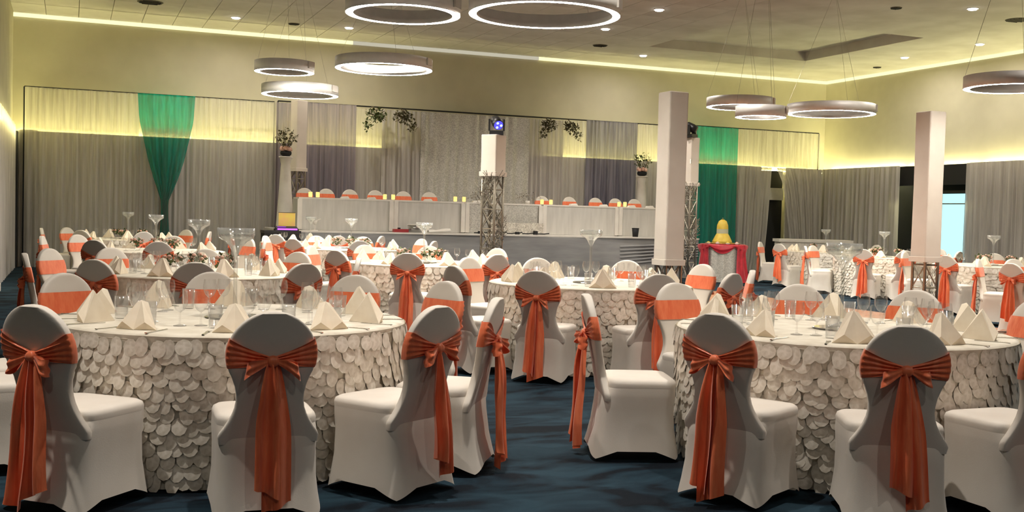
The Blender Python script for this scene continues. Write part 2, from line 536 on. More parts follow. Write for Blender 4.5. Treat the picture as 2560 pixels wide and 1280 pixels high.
# ------------------------------------------------------------------ drapes
def drape(name, label, p0, p1, z0, z1, m, folds, amp=.05, cat='curtain', left=None, right=None, group=None, seed=1, nv=8):
    """hanging cloth between p0 and p1; left/right give the side edges (0..1 along the rail) as functions of height 0..1"""
    rnd = random.Random(seed)
    dx, dy = p1[0] - p0[0], p1[1] - p0[1]
    L = sqrt(dx * dx + dy * dy)
    ux, uy = dx / L, dy / L
    ph = [rnd.uniform(0, 2 * pi) for _ in range(4)]
    fr = [folds * 2 * pi, folds * 2 * pi * 1.37, folds * 2 * pi * .43]
    def fn(u, v):
        h = v
        a = left(h) if left else 0.0
        b = right(h) if right else 1.0
        s = a + (b - a) * u
        k = amp * (1.0 - .45 * h) * (.62 * sin(fr[0] * u + ph[0] + .5 * sin(2 * h + ph[1])) + .3 * sin(fr[1] * u + ph[2]) + .3 * sin(fr[2] * u + ph[3]))
        return (dx * s - uy * k - p0[0] * 0, dy * s + ux * k, z0 + (z1 - z0) * h)
    nu = int(max(24, folds * 10))
    o = MB().grid(fn, nu, nv).build(name, m if not isinstance(m, str) else M[m], None, True, (p0[0], p0[1], 0))
    return tag(o, label, cat, group)

YS = 25.75
drape('sheer_curtain', 'white sheer curtain left of the hanging teal swag', (-.93, YS), (1.38, YS), .003, 3.86, 'sheer', 17, .06, seed=3)
drape('sheer_curtain', 'white sheer curtain right of the hanging teal swag', (2.50, YS), (4.38, YS), .003, 3.86, 'sheer', 15, .06, seed=4)
drape('sheer_curtain', 'grey sheer curtain falling behind the teal swag', (1.38, YS + .06), (2.50, YS + .06), .003, 2.9, 'sheergrey', 9, .04, seed=41)
drape('mauve_curtain', 'narrow mauve grey curtain beside the left pedestal', (4.38, YS), (5.0, YS), .003, 3.86, 'purple', 5, .05, seed=5)
drape('mauve_curtain', 'wide mauve grey curtain behind the left end of the head table', (5.0, YS), (6.27, YS), .003, 3.90, 'purple', 9, .06, seed=6)
drape('sheer_curtain', 'pale sheer curtain between mauve curtain and left greenery', (6.27, YS), (6.95, YS), .003, 3.84, 'sheer', 5, .04, seed=7)
drape('grey_curtain', 'pleated grey curtain left of the sparkling backdrop', (6.9, YS - .05), (7.9, YS - .05), .003, 3.84, 'sheergrey', 8, .06, seed=8)
drape('sequin_backdrop', 'silver sequin backdrop in the middle behind the head table', (7.85, YS - .1), (10.7, YS - .1), .003, 3.84, 'sequin', 11, .035, cat='backdrop', seed=9)
drape('grey_curtain', 'pleated grey curtain right of the sparkling backdrop', (10.65, YS - .05), (11.65, YS - .05), .003, 3.84, 'sheergrey', 8, .06, seed=10)
drape('sheer_curtain', 'pale sheer curtain right of the right greenery', (11.6, YS), (12.3, YS), .003, 3.86, 'sheer', 5, .04, seed=11)
drape('slate_curtain', 'dark slate sheer curtain behind the right end of the head table', (12.33, YS), (13.83, YS), .003, 3.90, 'purpledark', 12, .06, seed=12)
drape('sheer_curtain', 'white sheer curtain beside the right pedestal', (13.85, YS), (15.58, YS), .003, 3.88, 'sheer', 10, .05, seed=13)
drape('teal_curtain', 'straight teal curtain behind the yellow cake', (15.58, YS - .06), (16.9, YS - .06), .003, 3.92, 'teal', 8, .06, seed=14)
drape('sheer_valance', 'glowing yellow sheer valance in the right back corner', (16.93, YS), (19.65, YS), 2.93, 3.92, 'sheer', 20, .05, seed=15, nv=4)
drape('grey_curtain', 'grey curtain right of the teal one, drawn aside at its foot', (16.97, YS - .03), (18.05, YS - .03), .003, 2.9, 'sheergrey', 10, .06,
      right=lambda h: .74 + .26 * h ** .45, seed=16)
drape('grey_curtain', 'grey curtain sweeping right from the dark gap in the corner', (18.2, YS - .03), (19.75, YS - .03), .003, 2.9, 'sheergrey', 13, .06,
      left=lambda h: .42 * (1 - h) ** .6, seed=17)
XS = PR - .18
drape('grey_curtain', 'long grey curtain on the right wall up to the dark opening', (XS, YS), (XS, 22.66), .003, 2.92, 'sheergrey', 16, .06, seed=18)
drape('grey_curtain', 'pale pleated curtain right of the blue lit door', (XS, 20.34), (XS, 17.0), .003, 2.92, 'sheergrey', 26, .06, seed=19)
drape('grey_curtain', 'pale curtain at the far left picture edge', (XL + .10, 25.45), (XL + .10, 20.0), .003, 3.02, 'sheergrey', 26, .025, seed=20)
drape('grey_curtain', 'grey curtain in the left back corner', (XL + .16, 25.95), (XL + .52, 25.95), .003, 2.96, 'sheergrey', 3, .02, seed=21)

# teal swag: wide at the rail, gathered to a point and falling as a tail
def swag_fn(u, v):
    h = 3.86 - v * 3.2
    prof = [(3.86, 1.34, 2.56), (3.3, 1.38, 2.53), (2.9, 1.47, 2.45), (2.4, 1.58, 2.34), (2.0, 1.70, 2.22), (1.7, 1.80, 2.10), (1.5, 1.86, 2.02), (1.2, 1.86, 2.02), (.66, 1.84, 2.06)]
    for (a, l0, r0), (b, l1, r1) in zip(prof, prof[1:]):
        if a >= h >= b - 1e-6:
            t = (a - h) / (a - b)
            l, r = l0 + (l1 - l0) * t, r0 + (r1 - r0) * t
            break
    w = r - l
    k = .05 * sin(u * 2 * pi * 7) * (.5 + .5 * v) + .03 * sin(u * 17 + v * 4)
    bulge = -.10 * sin(pi * u) * sin(pi * min(1, v * 1.5))
    return (l + w * u - 1.9, k + bulge, h)
tag(MB().grid(swag_fn, 70, 26).build('teal_swag', M['teal'], None, True, (1.9, YS - .12, 0)), 'teal sheer swag gathered to a point with a hanging tail', 'curtain')
# curtain rails
def rail(label, a, b):
    t = thing('curtain_rail', label, 'rail', ((a[0] + b[0]) / 2, (a[1] + b[1]) / 2, 0))
    c = Vector((t.location.x, t.location.y, 0))
    MB().bar(Vector(a) - c, Vector(b) - c, .018).build('pole', M['blackmetal'], t)
    for p in (a, b):
        MB().bar(Vector((p[0], p[1], .0)) - c, Vector(p) - c, .016).build('upright', M['blackmetal'], t)
rail('dark curtain rail carrying the left sheer curtains', (-.95, YS + .11, 3.87), (4.36, YS + .11, 3.87))
rail('curtain rail carrying the curtains behind the head table', (4.44, YS + .11, 3.90), (14.9, YS + .11, 3.90))
rail('curtain rail carrying the teal curtain and corner valance', (15.5, YS + .11, 3.94), (19.68, YS + .11, 3.94))

# ------------------------------------------------------------------ dance floor of square panels
df = thing('dance_floor', 'brown wooden dance floor of square panels', 'dance floor', (7.74, 9.3, 0))
pan = MB().box(.004, .996, .004, .996, 0, .02).mesh('floor_panel', M['wood'])
for i in range(4):
    for j in range(9):
        place('floor_panel', pan, df, (i, j, 0))

# ------------------------------------------------------------------ stage
SX0, SX1, SY0, SZ = 4.18, 14.0, 22.9, 0.95
st = thing('stage', 'raised stage under the head table with grey blue cloth front', 'stage', ((SX0 + SX1) / 2, SY0, 0))
w2 = (SX1 - SX0) / 2
MB().box(-w2, w2, .03, 2.7, 0.0, SZ).build('platform', M['white'], st)
MB().grid(lambda u, v: (-w2 - .02 + (2 * w2 + .04) * u, -.02 + .012 * sin(u * 120) * (1 - v) + .02 * sin(u * 13 + 3 * v), SZ * v), 160, 6).build('skirt', M['stagecloth'], st, True)
# draped folds of the skirt at its right end
for k in range(6):
    def fold(u, v, k=k):
        x = w2 - 2.1 + 2.1 * u
        z = .30 + .085 * k + .22 * u * (1 - k / 9)
        return (x, -.035 - .035 * sin(pi * v) * (.2 + .8 * u), z + .05 * (v - .5))
    MB().grid(fold, 14, 4).build('skirt_fold', M['stagecloth'], st, True)
MB().box(-w2 - .03, w2 + .03, -.04, .01, SZ - .03, SZ + .004).build('edge_trim', M['white'], st)
MB().box(-w2, w2, .01, 2.6, SZ, SZ + .006).build('deck_cloth', M['white'], st)

# head table: rectangular tables, each with a cloth front
HY0, HY1, HZ = 23.45, 24.05, 1.66
def head_table(x0, x1, label, m='greycloth', pleat=3):
    t = thing('head_table', label, 'table', ((x0 + x1) / 2, HY0, SZ + .006))
    w = (x1 - x0) / 2
    h = HZ - SZ - .006
    MB().box(-w, w, -.02, HY1 - HY0, h - .035, h).build('table_top', M['white'], t)
    MB().grid(lambda u, v: (-w + 2 * w * u, -.012 + .012 * sin(u * 3 * pleat) * (1 - v), .005 + (h - .04) * v), 48, 6).build('front_cloth', M[m], t, True)
    for s in (-1, 1):
        MB().box(s * w - .02, s * w + .02, -.01, HY1 - HY0 - .02, 0.0, h - .04).build('end_cloth', M[m], t)
    for s in (-1, 1):
        MB().box(s * w * .98 - .05, s * w * .98 + .05, -.05, -.02, .02, h - .035).build('corner_pleat', M['white'], t, False)
    return t
head_table(4.5, 6.56, 'head table at the left end of the stage with plain grey front')
head_table(6.62, 8.22, 'head table with plain grey front left of the centre truss')
head_table(8.28, 10.12, 'middle head table with silver sequin front behind the truss', 'sequin', 20)
head_table(10.18, 12.1, 'head table with plain grey front right of the centre truss')
head_table(12.16, 13.75, 'head table at the right end of the stage by the white sleeve')
tag(MB().grid(lambda u, v: (1.35 * (u - .5), .02 * sin(u * 30) - .02 * v, .26 * v), 40, 4).build('sequin_panel', M['sequinw'], None, True, (9.45, 23.32, SZ + .01)),
    'bright white sequin panel leaning on the middle head table', 'panel')

# ------------------------------------------------------------------ chair with stretch cover and sash
ZT, ZR = 0.737, 0.193
BACK = [(.34, .214), (.37, .220), (.388, .213), (.41, .197), (.44, .178), (.47, .162), (.50, .151), (.53, .146), (.56, .146), (.60, .153)]
for k in range(0, 15):
    p = -.53 + (1.545 + .53) * k / 14
    BACK.append((ZT + ZR * sin(p), ZR * cos(p)))
def back_w(z):
    for (a, wa), (b, wb) in zip(BACK, BACK[1:]):
        if a <= z <= b:
            return wa + (wb - wa) * (z - a) / (b - a)
    return .01
def back_y(z):
    return -.20 * (z - .40) - .01
def sgnp(c, e):
    return math.copysign(abs(c) ** e, c)
def back_ring(z, w, off=0.0, n=40, zf=None):
    th = min(.026, .010 + w * .30) + off
    r = []
    for j in range(n):
        a = 2 * pi * j / n
        r.append(((w + off) * sgnp(cos(a), .5), back_y(z) + th * sgnp(sin(a), .36), z))
    return r

def seat_ring(z, a, yb, yf, n=44, hem=0.0):
    yc, b = (yb + yf) / 2, (yf - yb) / 2
    r = []
    for j in range(n):
        t = 2 * pi * j / n + pi / n
        x, y = a * sgnp(cos(t), .32), b * sgnp(sin(t), .32)
        q = min(abs(x) / a, abs(y) / b)
        r.append((x, yc + y, z + hem * (1 - q ** 1.4)))
    return r

def make_chair(variant):
    rnd = random.Random(100 + variant)
    t = thing('banquet_chair', 'white covered chair', 'chair')
    MB().loft([back_ring(z, w) for z, w in BACK]).build('backrest', M['cover'], t, 42)
    MB().loft([seat_ring(.414, .220, -.004, 0.396), seat_ring(.436, .222, -.004, 0.398), seat_ring(.454, .216, .000, 0.392), seat_ring(.464, .200, .016, 0.376),
               seat_ring(.468, .16, .05, 0.338), seat_ring(.469, .06, .16, 0.228)], False).build('seat', M['cover'], t, True)
    MB().loft([seat_ring(0.004, .238, -.090, 0.418, hem=.085), seat_ring(.08, .229, -.074, 0.408, hem=.045), seat_ring(.18, .220, -.055, 0.394), seat_ring(.30, .219, -.038, 0.388),
               seat_ring(.365, .223, -.032, 0.392), seat_ring(.385, .2225, -.022, 0.394), seat_ring(.416, .2205, -.004, 0.396)], False, False).build('skirt', M['cover'], t, True)
    # sash band round the backrest, flat in front, gathered to the knot behind
    nl, n = 18, 56
    rings = []
    droop = rnd.uniform(-.012, .012)
    for l in range(nl + 1):
        s = l / nl
        ring_ = []
        for j in range(n):
            a = 2 * pi * j / n
            u = abs(sgnp(cos(a), .5))
            zf = .680 + .132 * s
            if sin(a) < 0:
                k = u ** 1.15
                zz = (.712 + droop + .034 * (s - .5)) * (1 - k) + zf * k
            else:
                zz = zf
            w = back_w(zz)
            th = min(.026, .010 + w * .30)
            pl = .0075 * cos(s * 4.5 * 2 * pi + 3 * u) * (1 if sin(a) < 0 else 0) * (1 - .3 * u)
            off = .005 + (.010 * (1 - u) if sin(a) < 0 else 0)
            ring_.append(((w + .004) * sgnp(cos(a), .5), back_y(zz) + (th + off + pl) * sgnp(sin(a), .36), zz))
        rings.append(ring_)
    MB().loft(rings, False, False).build('sash_band', M['sash'], t, True)
    zk = .712 + droop
    yk = back_y(zk) - .048
    def blob(c, rx, ry, rz_, rot, pleats, amp, nu=22, nv=12, drop=0.0):
        mb = MB()
        R = Matrix.Rotation(rot, 3, 'Y')
        rs = []
        for i in range(nv + 1):
            p = -pi / 2 + pi * i / nv
            row = []
            for j in range(nu):
                a = 2 * pi * j / nu
                k = (1 + amp * cos(pleats * a)) * (1 if ry == .022 else .55 + .45 * sin(p * (1 if c[0] > 0 else -1)))
                v = Vector((rx * sin(p), ry * cos(p) * cos(a) * k, rz_ * cos(p) * sin(a) * k))
                v = R @ v
                row.append((c[0] + v.x, c[1] + v.y, c[2] + v.z - drop * (v.x * v.x)))
            rs.append(row)
        return mb.loft(rs)
    blob((0, yk, zk), .026, .022, .030, pi / 2, 5, .10).build('sash_knot', M['sash'], t, True)
    for s in (-1, 1):
        dr = rnd.uniform(.030, .060)
        ln = rnd.uniform(.085, .105)
        ph = rnd.uniform(0, 6)
        def loop(u, v, s=s, dr=dr, ln=ln, ph=ph):
            o = sin(pi * u)
            w = .016 + .058 * o ** .7
            x = s * (.012 + ln * o ** .8)
            y = yk - .010 - .030 * sin(2 * pi * u) * (.4 + .6 * o) - .012 * o + .006 * sin(v * 11 + ph) * o
            return (x - s * .014 * (v - .5) * o, y, zk - dr * o + (v - .5) * w + .006 * sin(u * 9 + ph) * o)
        MB().grid(loop, 20, 10).build('bow_loop', M['sash'], t, True)
    zend = [(.10, .05), (.16, .09), (.06, .12), (.20, .13)][variant]
    for k, s in enumerate((-1, 1)):
        lean = rnd.uniform(-.02, .045) * s
        wt = rnd.uniform(.050, .064)
        ze = zend[k]
        ph = rnd.uniform(0, 6)
        def fn(u, v, s=s, ze=ze, lean=lean, wt=wt, ph=ph):
            z = zk - .01 + (ze - zk) * v
            w = .014 + (wt - .014) * min(1, v * 2.2) ** .7
            x = s * .014 + lean * v + (u - .5) * 2 * w + s * .016 * v
            y = yk - .004 - .018 * sin(min(1, v * 3) * pi / 2) + (.012 if s > 0 else 0) + (.012 + .016 * v) * sin(u * 8 + ph) - .02 * v + .006 * sin(v * 7 + ph)
            zz = z + (.05 * (u - .5) * s if v > .95 else 0)
            return (x, y, zz)
        MB().grid(fn, 12, 16).build('sash_tail', M['sash'], t, True)
    return t

protos = [make_chair(i) for i in range(4)]
used = set()
def put_chair(x, y, rz, label, group, z=0.0, v=None):
    v = random.randrange(4) if v is None else v
    if v not in used:
        used.add(v)
        if protos[v] not in KIDS:
            KIDS[protos[v]] = [(c, list(c.children)) for c in protos[v].children]
        o = protos[v]
        o.location = (x, y, z)
        o.rotation_euler = (0, 0, rz)
        o['label'] = label
        o['group'] = group
        return o
    return copy_tree(protos[v], (x, y, z), rz, label, group)

# ------------------------------------------------------------------ round tables
TABLES = {
    'A': ((0.86, 6.28), [(-0.07, 5.26), (0.82, 4.87), (1.58, 5.1), (2.03, 5.54), (2.19, 6.8), (1.78, 7.41), (0.9, 7.66), (0.03, 7.47), (-0.58, 6.21), (-0.46, 6.87)]),
    'B': ((4.18, 5.22), [(2.97, 4.55), (3.51, 3.96), (4.22, 3.84), (2.88, 5.69), (3.96, 6.61), (4.85, 6.5), (5.35, 5.95), (5.56, 5.19)]),
    'C': ((4.55, 9.33), [(3.61, 8.32), (4.44, 7.92), (4.64, 10.71), (5.46, 10.37), (3.18, 9.0), (3.88, 10.64), (5.89, 9.65), (5.2, 8.09), (5.73, 8.61)]),
    'D': ((1.12, 10.7), [(0.25, 9.61), (0.95, 9.29), (1.77, 9.24), (2.45, 10.32), (2.17, 11.6), (0.44, 12.14), (-0.11, 11.72), (-0.26, 10.61), (1.34, 12.12)]),
    'G': ((4.09, 13.12), [(3.52, 11.86), (4.49, 11.8), (5.28, 13.84), (4.57, 14.43), (2.9, 12.4), (2.94, 13.89), (3.73, 14.46)]),
    'H': ((1.11, 16.15), [(1.05, 14.77), (0.34, 15.0), (-0.25, 16.38), (0.17, 17.33), (1.45, 17.51), (2.47, 15.92), (2.39, 16.73)]),
    'K': ((4.36, 18.08), [(4.16, 16.71), (3.3, 17.2), (3.16, 18.77), (5.43, 17.21), (5.65, 18.56), (4.88, 19.37), (4.1, 19.44)]),
    'L': ((4.32, 21.23), [(3.51, 20.11), (4.51, 19.85), (2.96, 21.47), (5.4, 20.37)]),
    'N': ((1.0, 21.8), [(0.23, 20.65), (-0.38, 21.84), (0.01, 22.8), (1.18, 20.43), (2.34, 21.47), (2.06, 22.68)]),
    'I': ((14.83, 17.32), [(13.71, 16.52), (14.23, 16.08), (13.68, 18.09), (14.26, 18.65), (15.37, 16.05), (16.21, 17.39)]),
    'P': ((15.67, 20.21), [(14.28, 19.87), (14.81, 21.29), (17.05, 20.28)]),
    'J': ((14.25, 13.99), [(12.93, 13.58), (13.61, 15.21), (15.25, 14.94), (13.92, 12.65)]),
    'M': ((12.89, 10.88), [(12.13, 12.03), (12.98, 12.26), (11.39, 10.78)]),
}
TNAME = {'A': 'front left table', 'B': 'front right table', 'C': 'centre table', 'D': 'second left table', 'G': 'third middle table', 'H': 'third left table',
         'K': 'fourth middle table', 'L': 'stage corner table', 'N': 'farthest left table', 'I': 'right hall table', 'P': 'right corner table',
         'J': 'blue door table', 'M': 'right edge table'}
ORD = ['leftmost', 'second from left', 'third from left', 'fourth from left', 'fifth from left', 'sixth from left', 'seventh from left', 'eighth from left', 'ninth from left', 'rightmost']
YAW = radians(21.9)
def cam_xy(x, y):
    return (x * cos(YAW) - y * sin(YAW), x * sin(YAW) + y * cos(YAW))
def screen_u(x, y):
    a, b = cam_xy(x, y)
    return a / max(.5, b)

TR, TZ = 0.945, 0.76
NC, NR = 84, 13
def cloth_r(a, z):
    f = 1 - z / TZ
    return TR + .008 + f * (.010 * sin(11 * a) + .006 * sin(23 * a + 1) - .040)
top_me = MB().lathe([(.02, TZ - .004), (.5, TZ), (.92, TZ), (.943, TZ - .006), (.953, TZ - .03)], 72, cap0=True, cap1=False).mesh('table_top_cloth', M['cloth'], True)
def skirt_mb():
    return MB().grid(lambda u, v: (cloth_r(2 * pi * u, TZ * v) * cos(2 * pi * u), cloth_r(2 * pi * u, TZ * v) * sin(2 * pi * u), .01 + (TZ - .02) * v), 140, 6)
skirt_me = skirt_mb().mesh('cloth_skirt', M['cloth'], True)
# one petal: a cupped disc hanging from its upper edge (local x right, y outward, z up)
PV = [(0, .007, -.040)]
for k in range(10):
    a = 2 * pi * k / 10
    PV.append((.040 * sin(a), .002 + .008 * (1 - cos(a)) * .5, -.040 + .043 * cos(a)))
PF = [(0, 1 + k, 1 + (k + 1) % 10) for k in range(10)]
petal_me = [MB().add([(x * s, y, z * s2) for x, y, z in PV], PF).mesh('petal', M['petal'], True) for s, s2 in ((1, 1), (.9, 1.15), (1.08, .9))]
def petal_spots(rnd):
    out = []
    for r in range(NR):
        for c in range(NC):
            a = 2 * pi * (c + .5 * (r % 2) + rnd.uniform(-.2, .2)) / NC
            z = TZ - .022 - r * .0540 + rnd.uniform(-.01, .01)
            out.append((a, z, rnd.uniform(-.02, .12), rnd.uniform(-.3, .3), rnd.randrange(3)))
    return out
def petal_matrix(p):
    a, z, tilt, spin, k = p
    r = cloth_r(a, max(0, z)) + .004
    return Matrix.Translation((r * cos(a), r * sin(a), z)) @ Matrix.Rotation(a - pi / 2, 4, 'Z') @ Matrix.Rotation(tilt, 4, 'X') @ Matrix.Rotation(spin, 4, 'Y')
def petal_bulk(spots):
    mb = MB()
    for p in spots:
        m = petal_matrix(p)
        mb.add([m @ Vector(v) for v in PV], PF)
    return mb
all_bulk_me = petal_bulk(petal_spots(random.Random(5))).mesh('petals', M['petal2'], True)

# things on the tables -------------------------------------------------
def vase_proto():
    t = thing('trumpet_vase', 'vase', 'vase')
    MB().lathe([(.085, 0), (.088, .006), (.05, .014), (.014, .03)], 24).build('foot', M['vase'], t, True)
    MB().lathe([(.012, .03), (.010, .2), (.013, .34)], 14, cap0=False, cap1=False).build('stem', M['vase'], t, True)
    MB().lathe([(.013, .34), (.034, .385), (.060, .415), (.098, .435), (.104, .455), (.104, .49), (.100, .49), (.097, .455), (.06, .43)], 28, cap0=False, cap1=False).build('bowl', M['vase'], t, True)
    MB().lathe([(.03, .392), (.092, .440), (.096, .462)], 24, cap0=False).build('water', M['vase'], t, True)
    return t
VASE = vase_proto()
def goblet_me():
    t = thing('wine_glass', 'glass', 'glass')
    MB().lathe([(.033, 0), (.033, .003), (.006, .010)], 16).build('foot', M['glass'], t, True)
    MB().lathe([(.005, .010), (.004, .07)], 8, cap0=False, cap1=False).build('stem', M['glass'], t, True)
    MB().lathe([(.004, .07), (.024, .085), (.038, .115), (.040, .14), (.034, .18)], 18, cap0=False, cap1=False).build('bowl', M['glass'], t, True)
    return t
GOB = goblet_me()
def tumbler_me():
    mb = MB().lathe([(.030, 0), (.032, .004), (.038, .12), (.036, .12), (.030, .012)], 18, cap1=True)
    return mb.mesh('tumbler', M['glass'], True)
TUM = tumbler_me()
def napkin_me(k):
    mb = MB()
    w, h, d = (.125, .165, .13) if k == 0 else (.11, .14, .11)
    P = [(-w, -.03, 0), (w, -.03, 0), (0, -.055, 0), (0, .02, h), (0, d, 0), (-.03, .03, h * .93), (.03, .03, h * .93), (-w * .55, -.055, h * .28), (w * .55, -.055, h * .28)]
    F = [(0, 2, 7), (2, 3, 7), (0, 7, 3), (2, 1, 8), (2, 8, 3), (8, 1, 3), (0, 3, 5), (0, 5, 4), (1, 6, 3), (1, 4, 6), (4, 5, 6), (5, 3, 6), (0, 4, 1, 2)]
    return mb.add(P, F).mesh('napkin', M['napkin'])
NAP = [napkin_me(0), napkin_me(1)]
def fork_me():
    mb = MB().box(-.006, .006, -.09, .03, 0, .003).box(-.011, .011, .03, .05, 0, .003)
    for k in range(4):
        mb.box(-.011 + k * .0063, -.0075 + k * .0063, .05, .09, 0, .0025)
    return mb.mesh('fork', M['chrome'])
def knife_me():
    return MB().loft([[(-.006, -.10, 0), (.006, -.10, 0), (.006, -.10, .004), (-.006, -.10, .004)], [(-.007, 0, 0), (.007, 0, 0), (.007, 0, .004), (-.007, 0, .004)],
                      [(-.009, .02, 0), (.008, .02, 0), (.008, .02, .002), (-.009, .02, .002)], [(-.002, .11, 0), (.006, .11, 0), (.006, .11, .002), (-.002, .11, .002)]]).mesh('knife', M['chrome'])
FORK, KNIFE = fork_me(), knife_me()
MIR = MB().lathe([(.16, 0), (.165, .004), (.155, .008)], 32).mesh('mirror_plate', M['mirror'])
used_v, used_g = [False], [False]

def foliage(n, rx, ry, rz_, rnd, size=.045):
    mb = MB()
    for _ in range(n):
        while True:
            p = Vector((rnd.uniform(-1, 1), rnd.uniform(-1, 1), rnd.uniform(-1, 1)))
            if p.length <= 1:
                break
        c = Vector((p.x * rx, p.y * ry, p.z * rz_))
        R = Matrix.Rotation(rnd.uniform(0, 6.3), 3, 'Z') @ Matrix.Rotation(rnd.uniform(-1.2, 1.2), 3, 'X')
        s = size * rnd.uniform(.6, 1.2)
        q = [(0, 0, 0), (s * .35, s * .5, s * .08), (0, s, 0), (-s * .35, s * .5, s * .08)]
        mb.add([c + R @ Vector(v) for v in q], [(0, 1, 2), (0, 2, 3)])
    return mb

def posy(x, y, z, label, rnd, mats=('leaf', 'blush'), s=1.0):
    t = thing('flower_posy', label, 'flowers', (x, y, z))
    MB().lathe([(.035 * s, 0), (.045 * s, .03), (.03 * s, .07), (.036 * s, .09)], 14).build('pot', M['glass'], t, True)
    o = foliage(70, .10 * s, .10 * s, .05 * s, rnd, .05 * s).build('foliage', M[mats[0]], t)
    o.location = (0, 0, .12 * s)
    for k in range(6):
        a = k * 1.05
        b = MB().lathe([(.004, -.018), (.02, -.008), (.022, .006), (.008, .018)], 8).build('bloom', M[mats[1]], t, True)
        b.location = (.07 * s * cos(a), .07 * s * sin(a), .14 * s + .02 * sin(k * 2.2))
    return t

for ti, (key, (c, chairs)) in enumerate(TABLES.items()):
    nm = TNAME[key]
    near = key in 'AB'
    mid = key in 'CD'
    rnd = random.Random(50 + ti)
    t = thing('round_table', 'round table in cream petal cloth, ' + nm, 'table', (c[0], c[1], 0), 0, 'round tables in petal cloths')
    place('table_top_cloth', top_me, t)
    sk = place('cloth_skirt', skirt_me, t)
    if near or mid:
        spots = petal_spots(random.Random(20 + ti))
        ang = atan2(-c[1], -c[0])
        def vis(p):
            dd = (p[0] - ang + pi) % (2 * pi) - pi
            return cos(dd) * 1.0 - .10 * (TZ - p[1])
        spots.sort(key=vis, reverse=True)
        n_ind = 300 if near else 200
        for p in spots[:n_ind]:
            o = bpy.data.objects.new('petal', petal_me[p[4]])
            COL.objects.link(o)
            o.parent = sk
            o.matrix_local = petal_matrix(p)
        o = petal_bulk(spots[n_ind:]).build('petals', M['petal2'], sk, True)
        o['kind'] = 'stuff'
    else:
        o = place('petals', all_bulk_me, sk)
        o['kind'] = 'stuff'
    # chairs
    order = sorted(range(len(chairs)), key=lambda i: screen_u(*chairs[i]))
    rank = {i: r for r, i in enumerate(order)}
    dt = cam_xy(*c)[1]
    for i, (x, y) in enumerate(chairs):
        fx, fy = c[0] - x, c[1] - y
        L = sqrt(fx * fx + fy * fy)
        fx, fy = fx / L, fy / L
        a, b = cam_xy(x, y)
        side = 'seen from behind' if b < dt - .35 else ('seen from the front' if b > dt + .35 else 'seen from the side')
        od = ORD[rank[i]] if rank[i] < len(chairs) - 1 else 'rightmost'
        put_chair(x, y, atan2(fy, fx) - pi / 2 + rnd.uniform(-.03, .03),
                  'coral sashed white chair %s, %s at the %s' % (side, od, nm), 'covered chairs with coral sashes')
    # centrepiece
    o = tag(place('mirror_plate', MIR, None, (c[0], c[1], TZ)), 'round mirror plate under the vase on the ' + nm, 'plate', 'mirror plates')
    lab = 'tall clear trumpet vase on the ' + nm
    if not used_v[0]:
        used_v[0] = True
        KIDS[VASE] = [(q, []) for q in VASE.children]
        VASE.location = (c[0], c[1], TZ + .008)
        VASE['label'] = lab
        VASE['group'] = 'trumpet vases'
    else:
        copy_tree(VASE, (c[0], c[1], TZ + .008), 0, lab, 'trumpet vases')
    # place settings
    npl = 10 if near else (9 if mid else 7)
    a0 = rnd.uniform(0, .5) if not near else (.18 if key == 'A' else .35)
    places = []
    for i in range(npl):
        a = a0 + 2 * pi * i / npl
        places.append((a, c[0] + .78 * cos(a), c[1] + .78 * sin(a)))
    order = sorted(range(npl), key=lambda i: screen_u(places[i][1], places[i][2]))
    rank = {i: r for r, i in enumerate(order)}
    for i, (a, px, py) in enumerate(places):
        rz = a + pi / 2 + rnd.uniform(-.25, .25)
        od = ORD[rank[i]] if rank[i] < npl - 1 else 'rightmost'
        tag(place('napkin', NAP[rnd.randrange(2)], None, (px, py, TZ + .001), rz), 'cream napkin folded into a pyramid, %s on the %s' % (od, nm), 'napkin', 'folded napkins')
        ng = 2 if near or mid else 1
        for k in range(ng):
            b = a + .12 + .17 * k
            gx, gy = c[0] + (.56 - .05 * k) * cos(b), c[1] + (.56 - .05 * k) * sin(b)
            gl = 'clear stemmed %s glass by the napkin %s on the %s' % (('outer', 'inner')[k], od, nm)
            gg = 'stemmed glasses on the ' + nm
            if not used_g[0]:
                used_g[0] = True
                KIDS[GOB] = [(q, []) for q in GOB.children]
                GOB.location = (gx, gy, TZ)
                GOB['label'] = gl
                GOB['group'] = gg
            else:
                copy_tree(GOB, (gx, gy, TZ), rnd.uniform(0, 6), gl, gg)
        if near or mid:
            b = a - .16
            tag(place('tumbler', TUM, None, (c[0] + .60 * cos(b), c[1] + .60 * sin(b), TZ)), 'clear straight tumbler by the napkin %s on the %s' % (od, nm), 'glass', 'tumblers on the ' + nm)
        if near:
            for me, nm2, db in ((FORK, 'fork', -.16), (KNIFE, 'knife', .17)):
                b = a + db
                tag(place(nm2, me, None, (c[0] + .84 * cos(b), c[1] + .84 * sin(b), TZ + .001), b + pi / 2 + rnd.uniform(-.1, .1)),
                    'steel %s beside the napkin %s on the %s' % (nm2, od, nm), nm2, nm2 + 's on the ' + nm)
    if key in 'DGHKNIJP':
        for k in range(3):
            b = .6 + k * 2.1 + ti
            posy(c[0] + .27 * cos(b), c[1] + .27 * sin(b), TZ, '%s of three pink posies on the %s' % (('first', 'second', 'third')[k], nm), rnd)['group'] = 'posies on the ' + nm

# chairs behind the head table
HX = [4.90, 5.40, 5.95, 6.55, 7.22, 7.85, 10.75, 11.5, 12.22, 12.78, 13.32]
for i, x in enumerate(HX):
    put_chair(x, 24.78, pi + random.uniform(-.06, .06), 'coral sashed white chair behind the head table, %s' %
              (ORD[:9] + ['tenth from left', 'rightmost'])[i], 'chairs behind the head table', z=SZ + .006)
